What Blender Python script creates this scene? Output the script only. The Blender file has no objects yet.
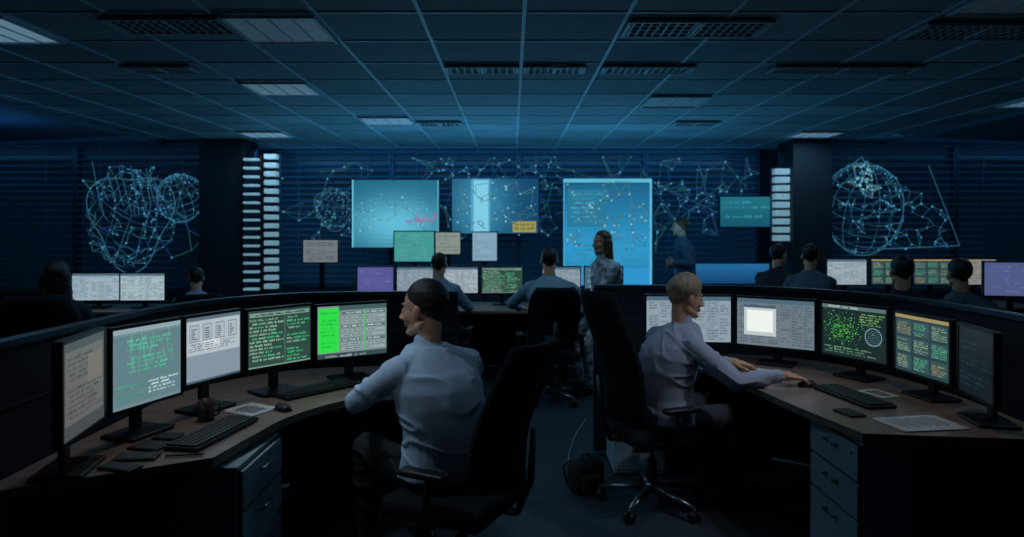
import bpy, bmesh, math, random
from mathutils import Vector, Matrix, noise
from mathutils.bvhtree import BVHTree
random.seed(7)
V=Vector
def s(r,g,b,k=1.0):
    f=lambda c:((c/255)/12.92 if c/255<=.04045 else ((c/255+.055)/1.055)**2.4)
    return (f(r)*k,f(g)*k,f(b)*k,1)
scene=bpy.context.scene
scene.view_settings.view_transform='Standard'
# ------------------------------------------------------------ materials
def mk(name,col,rough=.6,metal=0,var=.2,ns=25,bump=0,bs=80,emis=None,es=0,spec=.4,stretch=(1,1,1)):
    m=bpy.data.materials.new(name); m.use_nodes=True
    nt=m.node_tree; N=nt.nodes; L=nt.links; b=N['Principled BSDF']
    tc=N.new('ShaderNodeTexCoord'); mp=N.new('ShaderNodeMapping'); mp.inputs['Scale'].default_value=stretch
    L.new(tc.outputs['Object'],mp.inputs[0])
    n=N.new('ShaderNodeTexNoise'); n.inputs['Scale'].default_value=ns; n.inputs['Detail'].default_value=4
    L.new(mp.outputs[0],n.inputs['Vector'])
    r=N.new('ShaderNodeValToRGB')
    r.color_ramp.elements[0].position=.3; r.color_ramp.elements[1].position=.7
    r.color_ramp.elements[0].color=(col[0]*(1-var),col[1]*(1-var),col[2]*(1-var),1)
    r.color_ramp.elements[1].color=(col[0]*(1+var),col[1]*(1+var),col[2]*(1+var),1)
    L.new(n.outputs['Fac'],r.inputs[0]); L.new(r.outputs[0],b.inputs['Base Color'])
    b.inputs['Roughness'].default_value=rough; b.inputs['Metallic'].default_value=metal
    b.inputs['Specular IOR Level'].default_value=spec
    if emis:
        b.inputs['Emission Color'].default_value=emis; b.inputs['Emission Strength'].default_value=es
    if bump:
        n2=N.new('ShaderNodeTexNoise'); n2.inputs['Scale'].default_value=bs; n2.inputs['Detail'].default_value=6
        L.new(mp.outputs[0],n2.inputs['Vector'])
        bm=N.new('ShaderNodeBump'); bm.inputs['Strength'].default_value=bump; bm.inputs['Distance'].default_value=.01
        L.new(n2.outputs['Fac'],bm.inputs['Height']); L.new(bm.outputs[0],b.inputs['Normal'])
    return m
def mk_glow(name,k):
    m=bpy.data.materials.new(name); m.use_nodes=True
    nt=m.node_tree; N=nt.nodes; L=nt.links; b=N['Principled BSDF']
    a=N.new('ShaderNodeVertexColor'); a.layer_name='Col'
    b.inputs['Base Color'].default_value=(.004,.006,.008,1); b.inputs['Roughness'].default_value=.35
    L.new(a.outputs['Color'],b.inputs['Emission Color']); b.inputs['Emission Strength'].default_value=k
    return m
GLOW=mk_glow('screen_emission',1.25)
WGLOW=mk_glow('wall_display_emission',1.35)
NETM=mk_glow('network_line_emission',.34)
M_tile=[mk('ceiling_tile_%d'%i,(c*.20,c*.30,c*.36,1),.8,var=.12,ns=3,bump=.15,bs=150) for i,c in enumerate((.84,1.0,1.16))]
M_bar=mk('ceiling_tbar',(.42,.58,.68,1),.45)
M_soffit=mk('soffit_plaster',(.10,.20,.30,1),.7,var=.08,ns=2)
M_wall=mk('wall_paint',(.03,.055,.085,1),.7,var=.15,ns=3,bump=.05)
M_pillar=mk('pillar_paint',(.014,.028,.042,1),.6,var=.15,ns=4)
M_floor=mk('carpet',(.034,.050,.066,1),.45,var=.35,ns=60,bump=.3,bs=300,spec=.5)
M_floor2=mk('carpet_b',(.028,.042,.056,1),.45,var=.35,ns=60,bump=.3,bs=300,spec=.5)
M_slat=mk('blind_slat',(.10,.22,.33,1),.5,var=.1,ns=3)
M_glass=mk('night_glass_glow',(.004,.012,.02,1),.25,var=.3,ns=1,emis=s(5,30,54),es=.7)  # emission added to the panes for a teal haze between slats
M_glass2=mk('night_glass_glow_dim',(.004,.012,.02,1),.25,var=.3,ns=1,emis=s(5,18,34),es=.6)  # side panes, same added glow but weaker
M_frame=mk('window_frame',(.06,.12,.17,1),.4,metal=.3)
M_desk=mk('desk_laminate',(.245,.19,.158,1),.3,var=.2,ns=6,bump=.04,bs=60,stretch=(1,7,1),spec=.5)
M_edge=mk('desk_edge',(.25,.195,.165,1),.5)
M_part=mk('partition_fabric',(.018,.032,.052,1),.85,var=.2,ns=120,bump=.3,bs=400)
M_cap=mk('partition_cap',(.05,.08,.11,1),.4,metal=.3)
M_cab=mk('cabinet_metal',(.34,.50,.58,1),.45,var=.06,ns=8)
M_cabd=mk('cabinet_gap',(.01,.015,.02,1),.7)
M_handle=mk('handle_steel',(.3,.35,.4,1),.3,metal=.9)
M_blk=mk('black_plastic',(.012,.014,.017,1),.42,var=.2,ns=40,bump=.1,bs=200)
M_blk2=mk('dark_key_plastic',(.035,.04,.045,1),.5,var=.2,ns=40)
M_fab=mk('chair_fabric',(.011,.014,.020,1),.85,var=.3,ns=150,bump=.4,bs=500,spec=.15)
M_met=mk('chair_base_metal',(.14,.16,.19,1),.3,metal=.8)
M_paper=mk('paper',(.62,.66,.68,1),.8,var=.04,ns=10)
M_ink=mk('ink',(.1,.11,.13,1),.8)
M_vent=mk('vent_metal',(.36,.45,.5,1),.5,metal=.1)
M_ventd=mk('vent_dark',(.02,.03,.035,1),.9)
M_mug=mk('mug_ceramic',(.08,.06,.06,1),.3)
M_bag=mk('bag_nylon',(.012,.014,.018,1),.8,var=.3,ns=60,bump=.4,bs=200)
M_cable=mk('cable_rubber',(.35,.4,.42,1),.5)
SK=mk('skin',(.62,.33,.21,1),.5,var=.08,ns=40,bump=.08,bs=300)
LIP=mk('lips',(.34,.12,.09,1),.45)
EYEW=mk('eye_white',(.6,.6,.58,1),.25); EYED=mk('iris',(.02,.015,.012,1),.2)
def hair(n,c): return mk(n,c,.5,var=.45,ns=70,bump=.45,bs=150,stretch=(1,1,.2))
H_blk=hair('hair_black',(.014,.012,.011,1)); H_blond=hair('hair_ash_blond',(.34,.26,.18,1)); H_brn=hair('hair_brown',(.08,.045,.025,1))
def shirt(n,c,v=.06): return mk(n,c,.8,var=v,ns=30,bump=.15,bs=30)
S_blue=shirt('shirt_light_blue',(.44,.58,.74,1)); S_pink=shirt('shirt_blue_grey',(.36,.41,.54,1)); S_grey=shirt('shirt_grey_blue',(.20,.31,.40,1))
S_teal=shirt('shirt_slate',(.07,.12,.16,1)); S_navy=shirt('jacket_navy',(.08,.18,.28,1)); S_dark=shirt('jacket_dark',(.010,.014,.022,1))
S_dress=mk('patterned_dress',(.42,.46,.48,1),.8,var=.75,ns=22,bump=.2,bs=40)
T_dark=shirt('trousers_dark',(.009,.011,.016,1),.15); T_grey=shirt('trousers_grey',(.04,.045,.06,1),.15)
SHOE=mk('shoe_leather',(.012,.011,.011,1),.35)
# ------------------------------------------------------------ mesh builder
class B:
    def __init__(self): self.v=[];self.f=[];self.m=[];self.sm=[];self.c=[];self.mats=[]
    def mi(self,m):
        if m not in self.mats: self.mats.append(m)
        return self.mats.index(m)
    def add(self,vs,fs,mat,smooth=False,col=(0,0,0,1)):
        o=len(self.v); self.v+=[V(p) for p in vs]; k=self.mi(mat)
        for f in fs:
            self.f.append([i+o for i in f]); self.m.append(k); self.sm.append(smooth); self.c.append(col)
    def box(self,c,size,mat,rot=None,bev=0,seg=2,smooth=False,col=(0,0,0,1)):
        bm=bmesh.new(); bmesh.ops.create_cube(bm,size=1)
        for v in bm.verts: v.co=V((v.co.x*size[0],v.co.y*size[1],v.co.z*size[2]))
        if bev: bmesh.ops.bevel(bm,geom=bm.edges[:],offset=bev,segments=seg,profile=.5,affect='EDGES')
        R=rot if rot is not None else Matrix.Identity(3)
        if isinstance(R,(int,float)): R=Matrix.Rotation(R,3,'Z')
        bm.verts.index_update()
        vs=[R@v.co+V(c) for v in bm.verts]; fs=[[v.index for v in f.verts] for f in bm.faces]; bm.free()
        self.add(vs,fs,mat,smooth,col)
    def loft(self,rings,mat,smooth=True,cap=True):
        n=len(rings[0]); vs=[p for r in rings for p in r]; fs=[]
        for i in range(len(rings)-1):
            for j in range(n):
                fs.append([i*n+j,i*n+(j+1)%n,(i+1)*n+(j+1)%n,(i+1)*n+j])
        if cap: fs.append(list(range(n))[::-1]); fs.append([(len(rings)-1)*n+j for j in range(n)])
        self.add(vs,fs,mat,smooth)
    def tube(self,pts,rads,mat,n=12,smooth=True,flat=1.0):
        pts=[V(p) for p in pts]
        if not hasattr(rads,'__len__'): rads=[rads]*len(pts)
        t=(pts[1]-pts[0]).normalized(); a=t.orthogonal().normalized()
        if abs(t.z)<.9: a=t.cross(V((0,0,1))).normalized()
        rings=[]
        for i,p in enumerate(pts):
            if i==0: t=pts[1]-pts[0]
            elif i==len(pts)-1: t=pts[-1]-pts[-2]
            else: t=(pts[i+1]-pts[i]).normalized()+(pts[i]-pts[i-1]).normalized()
            t.normalize(); a=(a-t*a.dot(t)).normalized(); b=t.cross(a)
            rings.append([p+a*math.cos(2*math.pi*k/n)*rads[i]+b*math.sin(2*math.pi*k/n)*rads[i]*flat for k in range(n)])
        self.loft(rings,mat,smooth)
    def cap(self,a,b,ra,rb,mat,n=16):
        a=V(a);b=V(b); d=b-a; L=d.length
        if L<1e-5: return
        d/=L; pts=[];r=[]
        for k in range(1,6):
            th=math.pi/2*(1-k/5); pts.append(a-d*ra*math.sin(th)); r.append(ra*math.cos(th)+1e-5)
        pts.append(a+d*L*.5); r.append((ra+rb)/2)
        for k in range(0,5):
            th=math.pi/2*k/5; pts.append(b+d*rb*math.sin(th)); r.append(rb*math.cos(th)+1e-5)
        self.tube(pts,r,mat,n)
    def ell(self,c,r,mat,rot=None,nu=24,nv=14):
        R=rot if rot is not None else Matrix.Identity(3); c=V(c)
        vs=[c+R@V((0,0,-r[2]))]
        for i in range(1,nv):
            ph=-math.pi/2+math.pi*i/nv
            for j in range(nu):
                th=2*math.pi*j/nu
                vs.append(c+R@V((r[0]*math.cos(ph)*math.cos(th),r[1]*math.cos(ph)*math.sin(th),r[2]*math.sin(ph))))
        vs.append(c+R@V((0,0,r[2]))); top=len(vs)-1; fs=[]
        for j in range(nu): fs.append([0,1+(j+1)%nu,1+j])
        for i in range(nv-2):
            for j in range(nu):
                a=1+i*nu+j;b=1+i*nu+(j+1)%nu; fs.append([a,b,b+nu,a+nu])
        for j in range(nu): fs.append([top,1+(nv-2)*nu+j,1+(nv-2)*nu+(j+1)%nu])
        self.add(vs,fs,mat,True)
    def prism(self,outline,z0,z1,mat,edge=None):
        n=len(outline); ar=sum(outline[i][0]*outline[(i+1)%n][1]-outline[(i+1)%n][0]*outline[i][1] for i in range(n))
        if ar<0: outline=outline[::-1]
        vs=[(p[0],p[1],z0) for p in outline]+[(p[0],p[1],z1) for p in outline]
        self.add(vs,[list(range(n))[::-1],list(range(n,2*n))],mat)
        self.add(vs,[[i,(i+1)%n,(i+1)%n+n,i+n] for i in range(n)],edge or mat)
    def mesh(self,name):
        me=bpy.data.meshes.new(name); me.from_pydata([tuple(p) for p in self.v],[],self.f)
        for m in self.mats: me.materials.append(m)
        me.polygons.foreach_set('material_index',self.m); me.polygons.foreach_set('use_smooth',self.sm)
        ca=me.color_attributes.new('Col','FLOAT_COLOR','CORNER'); buf=[]
        for f,c in zip(self.f,self.c): buf+=list(c)*len(f)
        ca.data.foreach_set('color',buf); me.update(); return me
    def obj(self,name,loc=(0,0,0),rz=0,scale=1,parent=None):
        o=bpy.data.objects.new(name,self.mesh(name)); scene.collection.objects.link(o)
        o.location=loc; o.rotation_euler=(0,0,rz); o.scale=(scale,)*3
        if parent: o.parent=parent
        return o
def catmull(pts,k=6,closed=False):
    out=[];n=len(pts); P=[V(p) for p in pts]
    for i in range(n if closed else n-1):
        g=lambda j:P[j%n] if closed else P[max(0,min(n-1,j))]
        a,b,c,d=g(i-1),g(i),g(i+1),g(i+2)
        for q in range(k):
            t=q/k; out.append(.5*((2*b)+(c-a)*t+(2*a-5*b+4*c-d)*t*t+(3*b-a-3*c+d)*t**3))
    if not closed: out.append(P[-1])
    return out
# ------------------------------------------------------------ room
ZC=2.84
def room():
    b=B()
    for i in range(-14,14):
        for j in range(-4,19):
            x0=.07+.6*i;y0=.32+.6*j
            if x0<-5.0-.1 or x0>5.3: continue
            b.add([(x0,y0,ZC),(x0,y0+.6,ZC),(x0+.6,y0+.6,ZC),(x0+.6,y0,ZC)],[[0,1,2,3]],random.choice(M_tile))
    b.box((.5,4.5,ZC+.06),(12,14,.1),M_tile[0])
    for i in range(-8,10):
        b.box((.07+.6*i,4.6,ZC-.002),(.024,13.6,.012),M_bar)
    for j in range(-4,18):
        b.box((.37,.32+.6*j,ZC-.003),(11.0,.018,.008),M_bar)
    b.obj('ceiling')
    for sx,nm in((-1,'left'),(1,'right')):
        b=B(); b.box((sx*7.0+(.35 if sx>0 else 0),4.4,ZC+.01),(4.0,13.6,.12),M_soffit,bev=.01); b.obj('trim_soffit_'+nm)
    b=B()
    for i in range(-9,9):
        for j in range(-3,12):
            x0=i*1.0;y0=j*1.0
            b.add([(x0,y0,0),(x0+1,y0,0),(x0+1,y0+1,0),(x0,y0+1,0)],[[0,1,2,3]],M_floor if (i+j)%2 else M_floor2)
    b.obj('floor')
    b=B(); b.box((0,11.0,1.45),(18,.1,2.9),M_wall); b.obj('wall_back')
    b=B(); b.box((0,-2.4,1.45),(18,.1,2.9),M_wall); b.obj('wall_front')
    b=B(); b.box((-8.6,4.3,1.45),(.1,13.3,2.9),M_wall); b.obj('wall_left')
    b=B(); b.box((8.6,4.3,1.45),(.1,13.3,2.9),M_wall); b.obj('wall_right')
    for x0,x1,nm in((-4.35,-3.72,'l'),(3.9,4.45,'r')):
        b=B(); b.box(((x0+x1)/2,9.75,1.42),(x1-x0,.55,2.84),M_pillar,bev=.012); b.obj('structural_pillar')
    k=0
    for x0,x1,y,z0 in((-3.72,-1.9,10.75,.7),(-1.9,.1,10.75,.7),(.1,2.1,10.75,.7),(2.1,3.9,10.75,.7),(-6.3,-4.35,9.85,.7),(-8.3,-6.3,9.85,.7),(4.45,6.4,9.85,.7),(6.4,8.3,9.85,.7)):
        k+=1; b=B(); xc=(x0+x1)/2;w=x1-x0
        b.box((xc,y+.1,(z0+2.8)/2),(w,.02,2.8-z0),M_glass if k<5 else M_glass2)
        b.box((xc,y+.06,z0/2),(w,.16,z0),M_wall)
        for xx in(x0+.02,x1-.02): b.box((xx,y+.04,(z0+2.8)/2),(.03,.1,2.8-z0),M_frame)
        b.box((xc,y+.04,2.8),(w,.12,.06),M_frame); b.box((xc,y+.03,z0),(w,.14,.04),M_frame)
        R=Matrix.Rotation(math.radians(14),3,'X'); z=z0+.05
        while z<2.76:
            b.box((xc,y,z),(w-.06,.07,.014),M_slat,rot=R); z+=.092
        for xx in(-.3,.3): b.box((xc+xx*w,y-.03,(z0+2.8)/2),(.008,.004,2.8-z0),M_slat)
        b.obj('window_%d'%k)
    for n,(x,y,w,d) in{'left':(-8.53,4.3,.03,13),'right':(8.53,4.3,.03,13)}.items():
        b=B(); b.box((x,y,.05),(w,d,.1),M_cap); b.obj('baseboard_'+n)
room()
def vent(x0,x1,y,d=.2):
    b=B(); w=x1-x0;xc=(x0+x1)/2; z=ZC-.022
    b.box((xc,y,z+.005),(w,d,.008),M_ventd)
    for yy in(-d/2,d/2): b.box((xc,y+yy,z),(w+.03,.022,.02),M_vent,bev=.003)
    for xx in(x0,x1,xc): b.box((xx,y,z),(.025,d,.02),M_vent,bev=.003)
    n=int(w/.05)
    for i in range(n): b.box((x0+(i+.5)*w/n,y,z),(.014,d,.014),M_vent)
    for q in range(1,4): b.box((xc,y-d/2+q*d/4,z),(w,.010,.014),M_vent)
    b.obj('ceiling_air_vent')
for a in((.70,1.54,4.18,.3),(2.50,3.3,4.24,.3),(-2.4,-1.7,4.12,.28),(-.50,.04,5.26,.2),(.10,.55,5.26,.2),(.70,1.38,5.26,.2),(2.0,3.1,5.26,.2),(-1.1,-.6,8.0,.25),(1.9,2.4,8.0,.25),(-2.95,-2.45,5.26,.2)): vent(*a)
M_lamp=[mk('troffer_diffuser_%d'%i,(.4,.45,.5,1),.5,emis=(.42,.75,1,1),es=e) for i,e in enumerate((.04,.12,.22,.01))]
def troffer(x0,x1,y0,y1,k,power=0):
    b=B(); xc=(x0+x1)/2;yc=(y0+y1)/2;z=ZC-.02
    b.box((xc,yc,z+.006),(x1-x0,y1-y0,.006),M_lamp[k])
    for xx in(x0,x1): b.box((xx,yc,z),(.02,y1-y0+.02,.02),M_bar,bev=.003)
    for yy in(y0,y1): b.box((xc,yy,z),(x1-x0,.02,.02),M_bar,bev=.003)
    for i in range(1,4): b.box((x0+(x1-x0)*i/4,yc,z),(.006,y1-y0,.012),M_bar)
    b.obj('recessed_ceiling_light')
    if power:
        l=bpy.data.lights.new('troffer_light','AREA'); l.shape='RECTANGLE'; l.size=x1-x0; l.size_y=y1-y0; l.energy=power; l.color=(.40,.72,1)
        o=bpy.data.objects.new('troffer_light',l); scene.collection.objects.link(o); o.location=(xc,yc,ZC-.05)
troffer(-1.7,-1.15,3.95,4.5,0,6); troffer(-3.5,-2.95,3.95,4.5,2,4); troffer(-2.3,-1.75,5.75,6.3,1,6)
troffer(-1.7,-1.15,7.55,8.1,1,6); troffer(-3.5,-2.95,8.7,9.2,2,5); troffer(3.7,4.25,8.7,9.2,2,5)
troffer(4.9,5.2,6.4,6.9,2,4); troffer(2.5,3.05,3.35,3.9,3,4); troffer(1.3,1.85,6.35,6.9,3,7)
# ------------------------------------------------------------ screens
def drawer(b,w,h,org=V((0,0,0)),mat=None):
    def d(u0,v0,u1,v1,col,layer=0):
        y=-.0008*layer; P=lambda u,v:org+V(((u-.5)*w,y,(v-.5)*h))
        b.add([P(u0,v0),P(u1,v0),P(u1,v1),P(u0,v1)],[[0,1,2,3]],mat or GLOW,False,col)
    return d
def text(d,u0,v0,u1,v1,rows,cols,col,fill=.8,layer=2,seed=None,short=.5,alt=None):
    rh=(v1-v0)/rows; 
    for r in range(rows):
        if random.random()>fill: continue
        y=v1-(r+1)*rh; end=u0+(u1-u0)*(1-short*random.random()); u=u0+(u1-u0)*random.choice((0,0,.04,.08)); cw=(u1-u0)/cols
        while u<end:
            n=random.randint(2,8); e=min(u+n*cw*.85,u1)
            c=alt if (alt and random.random()<.25) else col
            k=random.uniform(.65,1.1); c=(c[0]*k,c[1]*k,c[2]*k,1)
            x=u
            while x<e-.1*cw:
                hh=random.choice((.45,.6,.6,.35)); d(x,y+rh*.2,min(x+cw*.6,e),y+rh*(.2+hh),c,layer); x+=cw*.85
            u=e+cw*1.1
def s_doc(d):
    d(0,0,1,1,s(118,134,146)); d(.02,.42,.98,.93,s(160,172,180),1); d(0,.94,1,1,s(80,98,110),1)
    for i in range(4):
        x=.06+i*.23; d(x,.62,x+.17,.88,s(122,130,138),2); d(x+.015,.64,x+.155,.86,s(155,166,174),3)
        for q in range(5): d(x+.03,.66+q*.035,x+.03+random.uniform(.04,.1),.68+q*.035,s(90,100,110),4)
    text(d,.05,.44,.95,.6,5,44,s(90,98,108),.95); d(.3,.5,.6,.62,s(190,196,200),2); text(d,.32,.51,.58,.6,3,14,s(90,98,106),1,3)
    d(0,0,1,.04,s(60,80,95),1)
def s_green_scrib(d):
    d(0,0,1,1,s(100,122,130)); d(.0,.93,1,1,s(130,150,158),1); d(.03,.05,.97,.9,s(86,114,120),1)
    text(d,.2,.42,.9,.86,8,26,s(76,172,136),.9); text(d,.05,.08,.5,.38,8,26,s(66,146,122),.7); text(d,.5,.12,.95,.3,4,20,s(174,198,200),1)
    for i in range(24):
        u=random.uniform(.2,.9);v=random.uniform(.4,.85); d(u,v,u+.006,v+random.uniform(.05,.2),s(70,180,135),3)
def s_code(d,bg=s(40,66,58),fg=s(134,168,146),al=s(70,170,116),hd=s(106,134,126)):
    d(0,0,1,1,bg); d(.03,.88,.97,.95,hd,1); text(d,.05,.89,.9,.94,1,30,s(20,30,30),1,3)
    text(d,.03,.05,.55,.86,13,30,fg,.95,short=.4,alt=al); text(d,.6,.05,.97,.86,13,20,al,.85,short=.6,alt=fg)
    d(.565,.04,.57,.87,hd,2); d(0,0,1,.035,hd,1)
def s_split(d):
    d(0,0,1,1,s(112,128,130)); d(.02,.12,.3,.95,s(40,200,64),1); d(.3,.9,1,1,s(60,84,86),1); d(0,0,1,.1,s(48,66,72),1)
    for i in range(9):
        v=.82-i*.085; d(.34,v,.97,v+.05,s(76,98,102) if i%3==0 else s(136,152,152),1); text(d,.36,v+.005,.95,v+.05,1,34,s(176,196,188) if i%3==0 else s(74,98,96),1,3,short=.3)
    d(.66,.1,.672,.9,s(60,180,100),3); text(d,.05,.01,.9,.08,1,30,s(140,150,150),1,2); text(d,.05,.2,.27,.9,10,12,s(36,176,58),.7)
def s_beige(d):
    d(0,0,1,1,s(62,66,70)); d(.05,.15,.95,.9,s(88,88,87),1); text(d,.1,.2,.9,.85,12,24,s(66,68,68),.9); d(.55,.5,.9,.8,s(100,96,88),3)
def s_table(d,bg=s(128,144,154),fg=s(90,106,118)):
    d(0,0,1,1,bg); d(0,.9,1,1,s(70,94,110),1)
    for i in range(14): d(.02,.05+i*.06,.98,.053+i*.06,fg,1)
    for x in(.15,.4,.55,.7,.85): d(x,.04,x+.004,.9,fg,1)
    for x0,x1 in((.03,.14),(.17,.38),(.42,.54),(.57,.69),(.72,.84),(.87,.97)): text(d,x0,.05,x1,.89,14,max(4,int((x1-x0)*40)),fg,.85,2)
def s_square(d):
    s_table(d,s(98,112,122),s(72,86,96)); d(.1,.22,.52,.8,s(172,180,180),4); d(.1,.8,.52,.85,s(60,80,96),4); d(.14,.3,.48,.75,s(216,220,214),5)
def s_map(d):
    d(0,0,1,1,s(22,38,38)); d(0,.92,1,1,s(80,102,102),1); text(d,.03,.93,.9,.99,1,30,s(180,200,190),1,2)
    for i in range(300):
        u=random.gauss(.32,.15);v=random.gauss(.52,.17)
        if .03<u<.97 and .06<v<.9: q=random.uniform(.006,.02); d(u,v,u+q,v+q*1.2,s(random.randint(40,90),random.randint(110,185),60),2)
    for i in range(40):
        a=i/40*6.283; u=.8+.12*math.cos(a);v=.45+.16*math.sin(a); d(u,v,u+.014,v+.02,s(110,146,156),3)
    for i in range(8): d(.7+i*.004,.32+i*.035,.92-i*.004,.325+i*.035,s(90,130,140),3)
    text(d,.6,.65,.97,.88,5,18,s(110,150,90),1,2); text(d,.05,.06,.95,.2,3,40,s(90,130,100),.9,2)
def s_tables2(d):
    d(0,0,1,1,s(34,54,60)); d(0,.93,1,1,s(140,126,84),1)
    for r in range(3):
        for c in range(3):
            x=.04+c*.32;y=.64-r*.29; d(x,y,x+.28,y+.25,s(46,74,76),1); text(d,x+.01,y+.01,x+.27,y+.23,6,14,random.choice((s(134,152,120),s(80,158,120),s(152,130,84))),.95,2)
def s_plain(c1,c2=None,rows=6):
    def f(d):
        d(0,0,1,1,c1)
        if c2: text(d,.06,.08,.94,.92,rows,24,c2,.9,1)
    return f
def s_dark(d):
    d(0,0,1,1,s(12,20,28)); text(d,.05,.1,.9,.9,10,24,s(22,44,54),.8)
def monitor(x,y,zc,rz,w,h,fn,zt=.74,nm='computer_monitor'):
    b=B(); z=zc-zt
    b.box((0,.018,z),(w+.02,.028,h+.022),M_blk,bev=.004)
    b.box((0,.04,z),(w*.6,.03,h*.6),M_blk,bev=.01)
    for sx in(-1,1): b.box((sx*(w/2+.003),.002,z),(.012,.008,h+.02),M_blk)
    for sz in(-1,1): b.box((0,.002,z+sz*(h/2+.003)),(w+.018,.008,.012),M_blk)
    b.box((0,.07,z/2+.02),(.05,.025,z),M_blk,bev=.005)
    b.box((0,.055,.008),(.22,.17,.014),M_blk,bev=.006)
    fn(drawer(b,w,h,V((0,.002,z))))
    return b.obj(nm,(x,y,zt+.001),rz)
def mon2(p,q,zc,h,fn,zt=.74):
    p=V(p);q=V(q);c=(p+q)/2;d=q-p
    return monitor(c.x,c.y,zc,math.atan2(d.y,d.x),d.length-.02,h,fn,zt)
mon2((-1.483,2.25),(-1.557,2.62),1.045,.335,s_beige)
mon2((-1.566,2.66),(-1.455,3.02),1.035,.325,s_green_scrib)
mon2((-1.47,3.06),(-1.335,3.38),1.04,.305,s_doc)
mon2((-1.325,3.40),(-1.08,3.70),1.035,.295,s_code)
mon2((-1.078,3.74),(-.717,3.97),1.02,.295,s_split)
mon2((.868,4.47),(1.432,4.43),1.005,.30,s_table)
mon2((1.438,4.40),(1.837,4.12),1.005,.30,s_square)
mon2((1.842,4.08),(2.04,3.7),1.005,.30,s_map)
mon2((2.045,3.66),(2.09,3.25),1.00,.30,s_tables2)
mon2((2.085,3.2),(2.02,2.86),1.00,.30,s_dark)
# ------------------------------------------------------------ desks
def desk(name,outline,legs,z=.74):
    b=B(); b.prism(outline,z-.035,z-.003,M_desk,M_edge)
    b.prism([(p[0],p[1]) for p in outline],z-.003,z,M_desk,M_edge)
    for (x,y,w,d,rz) in legs: b.box((x,y,(z-.035)/2),(w,d,z-.035),M_part,rot=rz,bev=.004)
    return b.obj(name)
def L2(pts,k=6): return [(p.x,p.y) for p in catmull([(a,b,0) for a,b in pts],k)]
fr=L2([(-.3,3.78),(-.6,3.58),(-.86,3.38),(-1.02,3.1),(-1.08,2.8),(-1.12,2.56)])
bk=L2([(-1.74,2.2),(-1.75,3.0),(-1.74,3.5),(-1.57,3.9),(-1.17,4.2),(-.3,4.29)])
desk('curved_console_desk',fr+bk,[(-1.48,2.42,.5,.025,.45),(-.33,4.02,.025,.42,0),(-1.68,3.1,.02,1.3,0),(-.9,4.18,.9,.02,.08)])
fr=L2([(.62,4.5),(1.0,4.36),(1.22,4.08),(1.30,3.7),(1.37,3.3),(1.47,2.86)])
bk=L2([(2.25,2.76),(2.28,3.5),(2.15,4.15),(1.7,4.6),(.62,4.74)])
desk('curved_console_desk',fr+bk,[(1.95,2.86,.5,.025,-.1),(2.2,3.4,.02,1.1,0),(1.4,4.62,.7,.02,-.05)])
def partition(pts,h,t=.05):
    c=catmull([(a,b_,0) for a,b_ in pts],6); b=B()
    def wall(t,z0,z1,m):
        L=[];R=[]
        for i,p in enumerate(c):
            d=(c[min(i+1,len(c)-1)]-c[max(i-1,0)]).normalized(); n=V((-d.y,d.x,0)); L.append((p+n*t/2)[:2]); R.append((p-n*t/2)[:2])
        n=len(c); vs=[(a[0],a[1],z0) for a in L]+[(a[0],a[1],z0) for a in R]+[(a[0],a[1],z1) for a in L]+[(a[0],a[1],z1) for a in R]
        fs=[]
        for i in range(n-1):
            fs+=[[i,i+1,i+1+2*n,i+2*n],[n+i+1,n+i,n+i+2*n,n+i+1+2*n],[2*n+i,2*n+i+1,3*n+i+1,3*n+i],[i+1,i,n+i,n+i+1]]
        fs+=[[0,2*n,3*n,n],[n-1,2*n-1,4*n-1,3*n-1]]
        b.add(vs,fs,m)
    wall(t,0.02,h,M_part); wall(t+.012,h,h+.025,M_cap); wall(t+.004,h-.22,h-.21,M_cap)
    b.obj('desk_partition')
partition([(-1.84,1.9),(-1.84,2.8),(-1.82,3.5),(-1.64,4.0),(-1.22,4.32),(-.35,4.40)],1.17)
partition([(.58,4.86),(1.1,4.85),(1.77,4.74),(2.24,4.27),(2.38,3.6),(2.38,2.6)],1.17)
def pedestal(x,y,w,d,h,rz,nm='drawer_pedestal'):
    b=B(); b.box((0,0,h/2+.02),(w,d,h-.03),M_cab,bev=.006)
    hs=[.16,.16,h-.03-.32-.03]; z=h-.01
    for q in hs:
        b.box((0,-d/2-.002,z-q/2),(w-.012,.012,q+.004),M_cabd)
        b.box((0,-d/2-.010,z-q/2),(w-.02,.018,q-.008),M_cab,bev=.004)
        for sx in(-1,1): b.box((sx*.05,-d/2-.028,z-.05),(.008,.02,.008),M_handle)
        b.tube([(-.055,-d/2-.038,z-.05),(.055,-d/2-.038,z-.05)],.005,M_handle,8)
        z-=q+.004
    b.tube([(w*.38,-d/2-.022,h-.05),(w*.38,-d/2-.014,h-.05)],.009,M_handle,10)
    for sx in(-1,1):
        for sy in(-1,1): b.box((sx*(w/2-.05),sy*(d/2-.05),.012),(.04,.04,.022),M_blk)
    b.obj(nm,(x,y,0),rz)
pedestal(-1.26,2.84,.46,.42,.68,math.radians(90))
pedestal(1.74,3.14,.48,.5,.68,math.radians(-90))
b=B(); b.box((0,0,.31),(.34,.36,.60),M_cab,bev=.008); b.box((0,0,.62),(.36,.38,.02),M_cab,bev=.005)
for q in(.12,.31,.50): b.box((0,-.182,q),(.31,.01,.17),M_cab,bev=.004); b.box((0,-.192,q+.05),(.1,.01,.012),M_handle)
b.obj('filing_cabinet',(.83,4.60,0),0)
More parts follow.
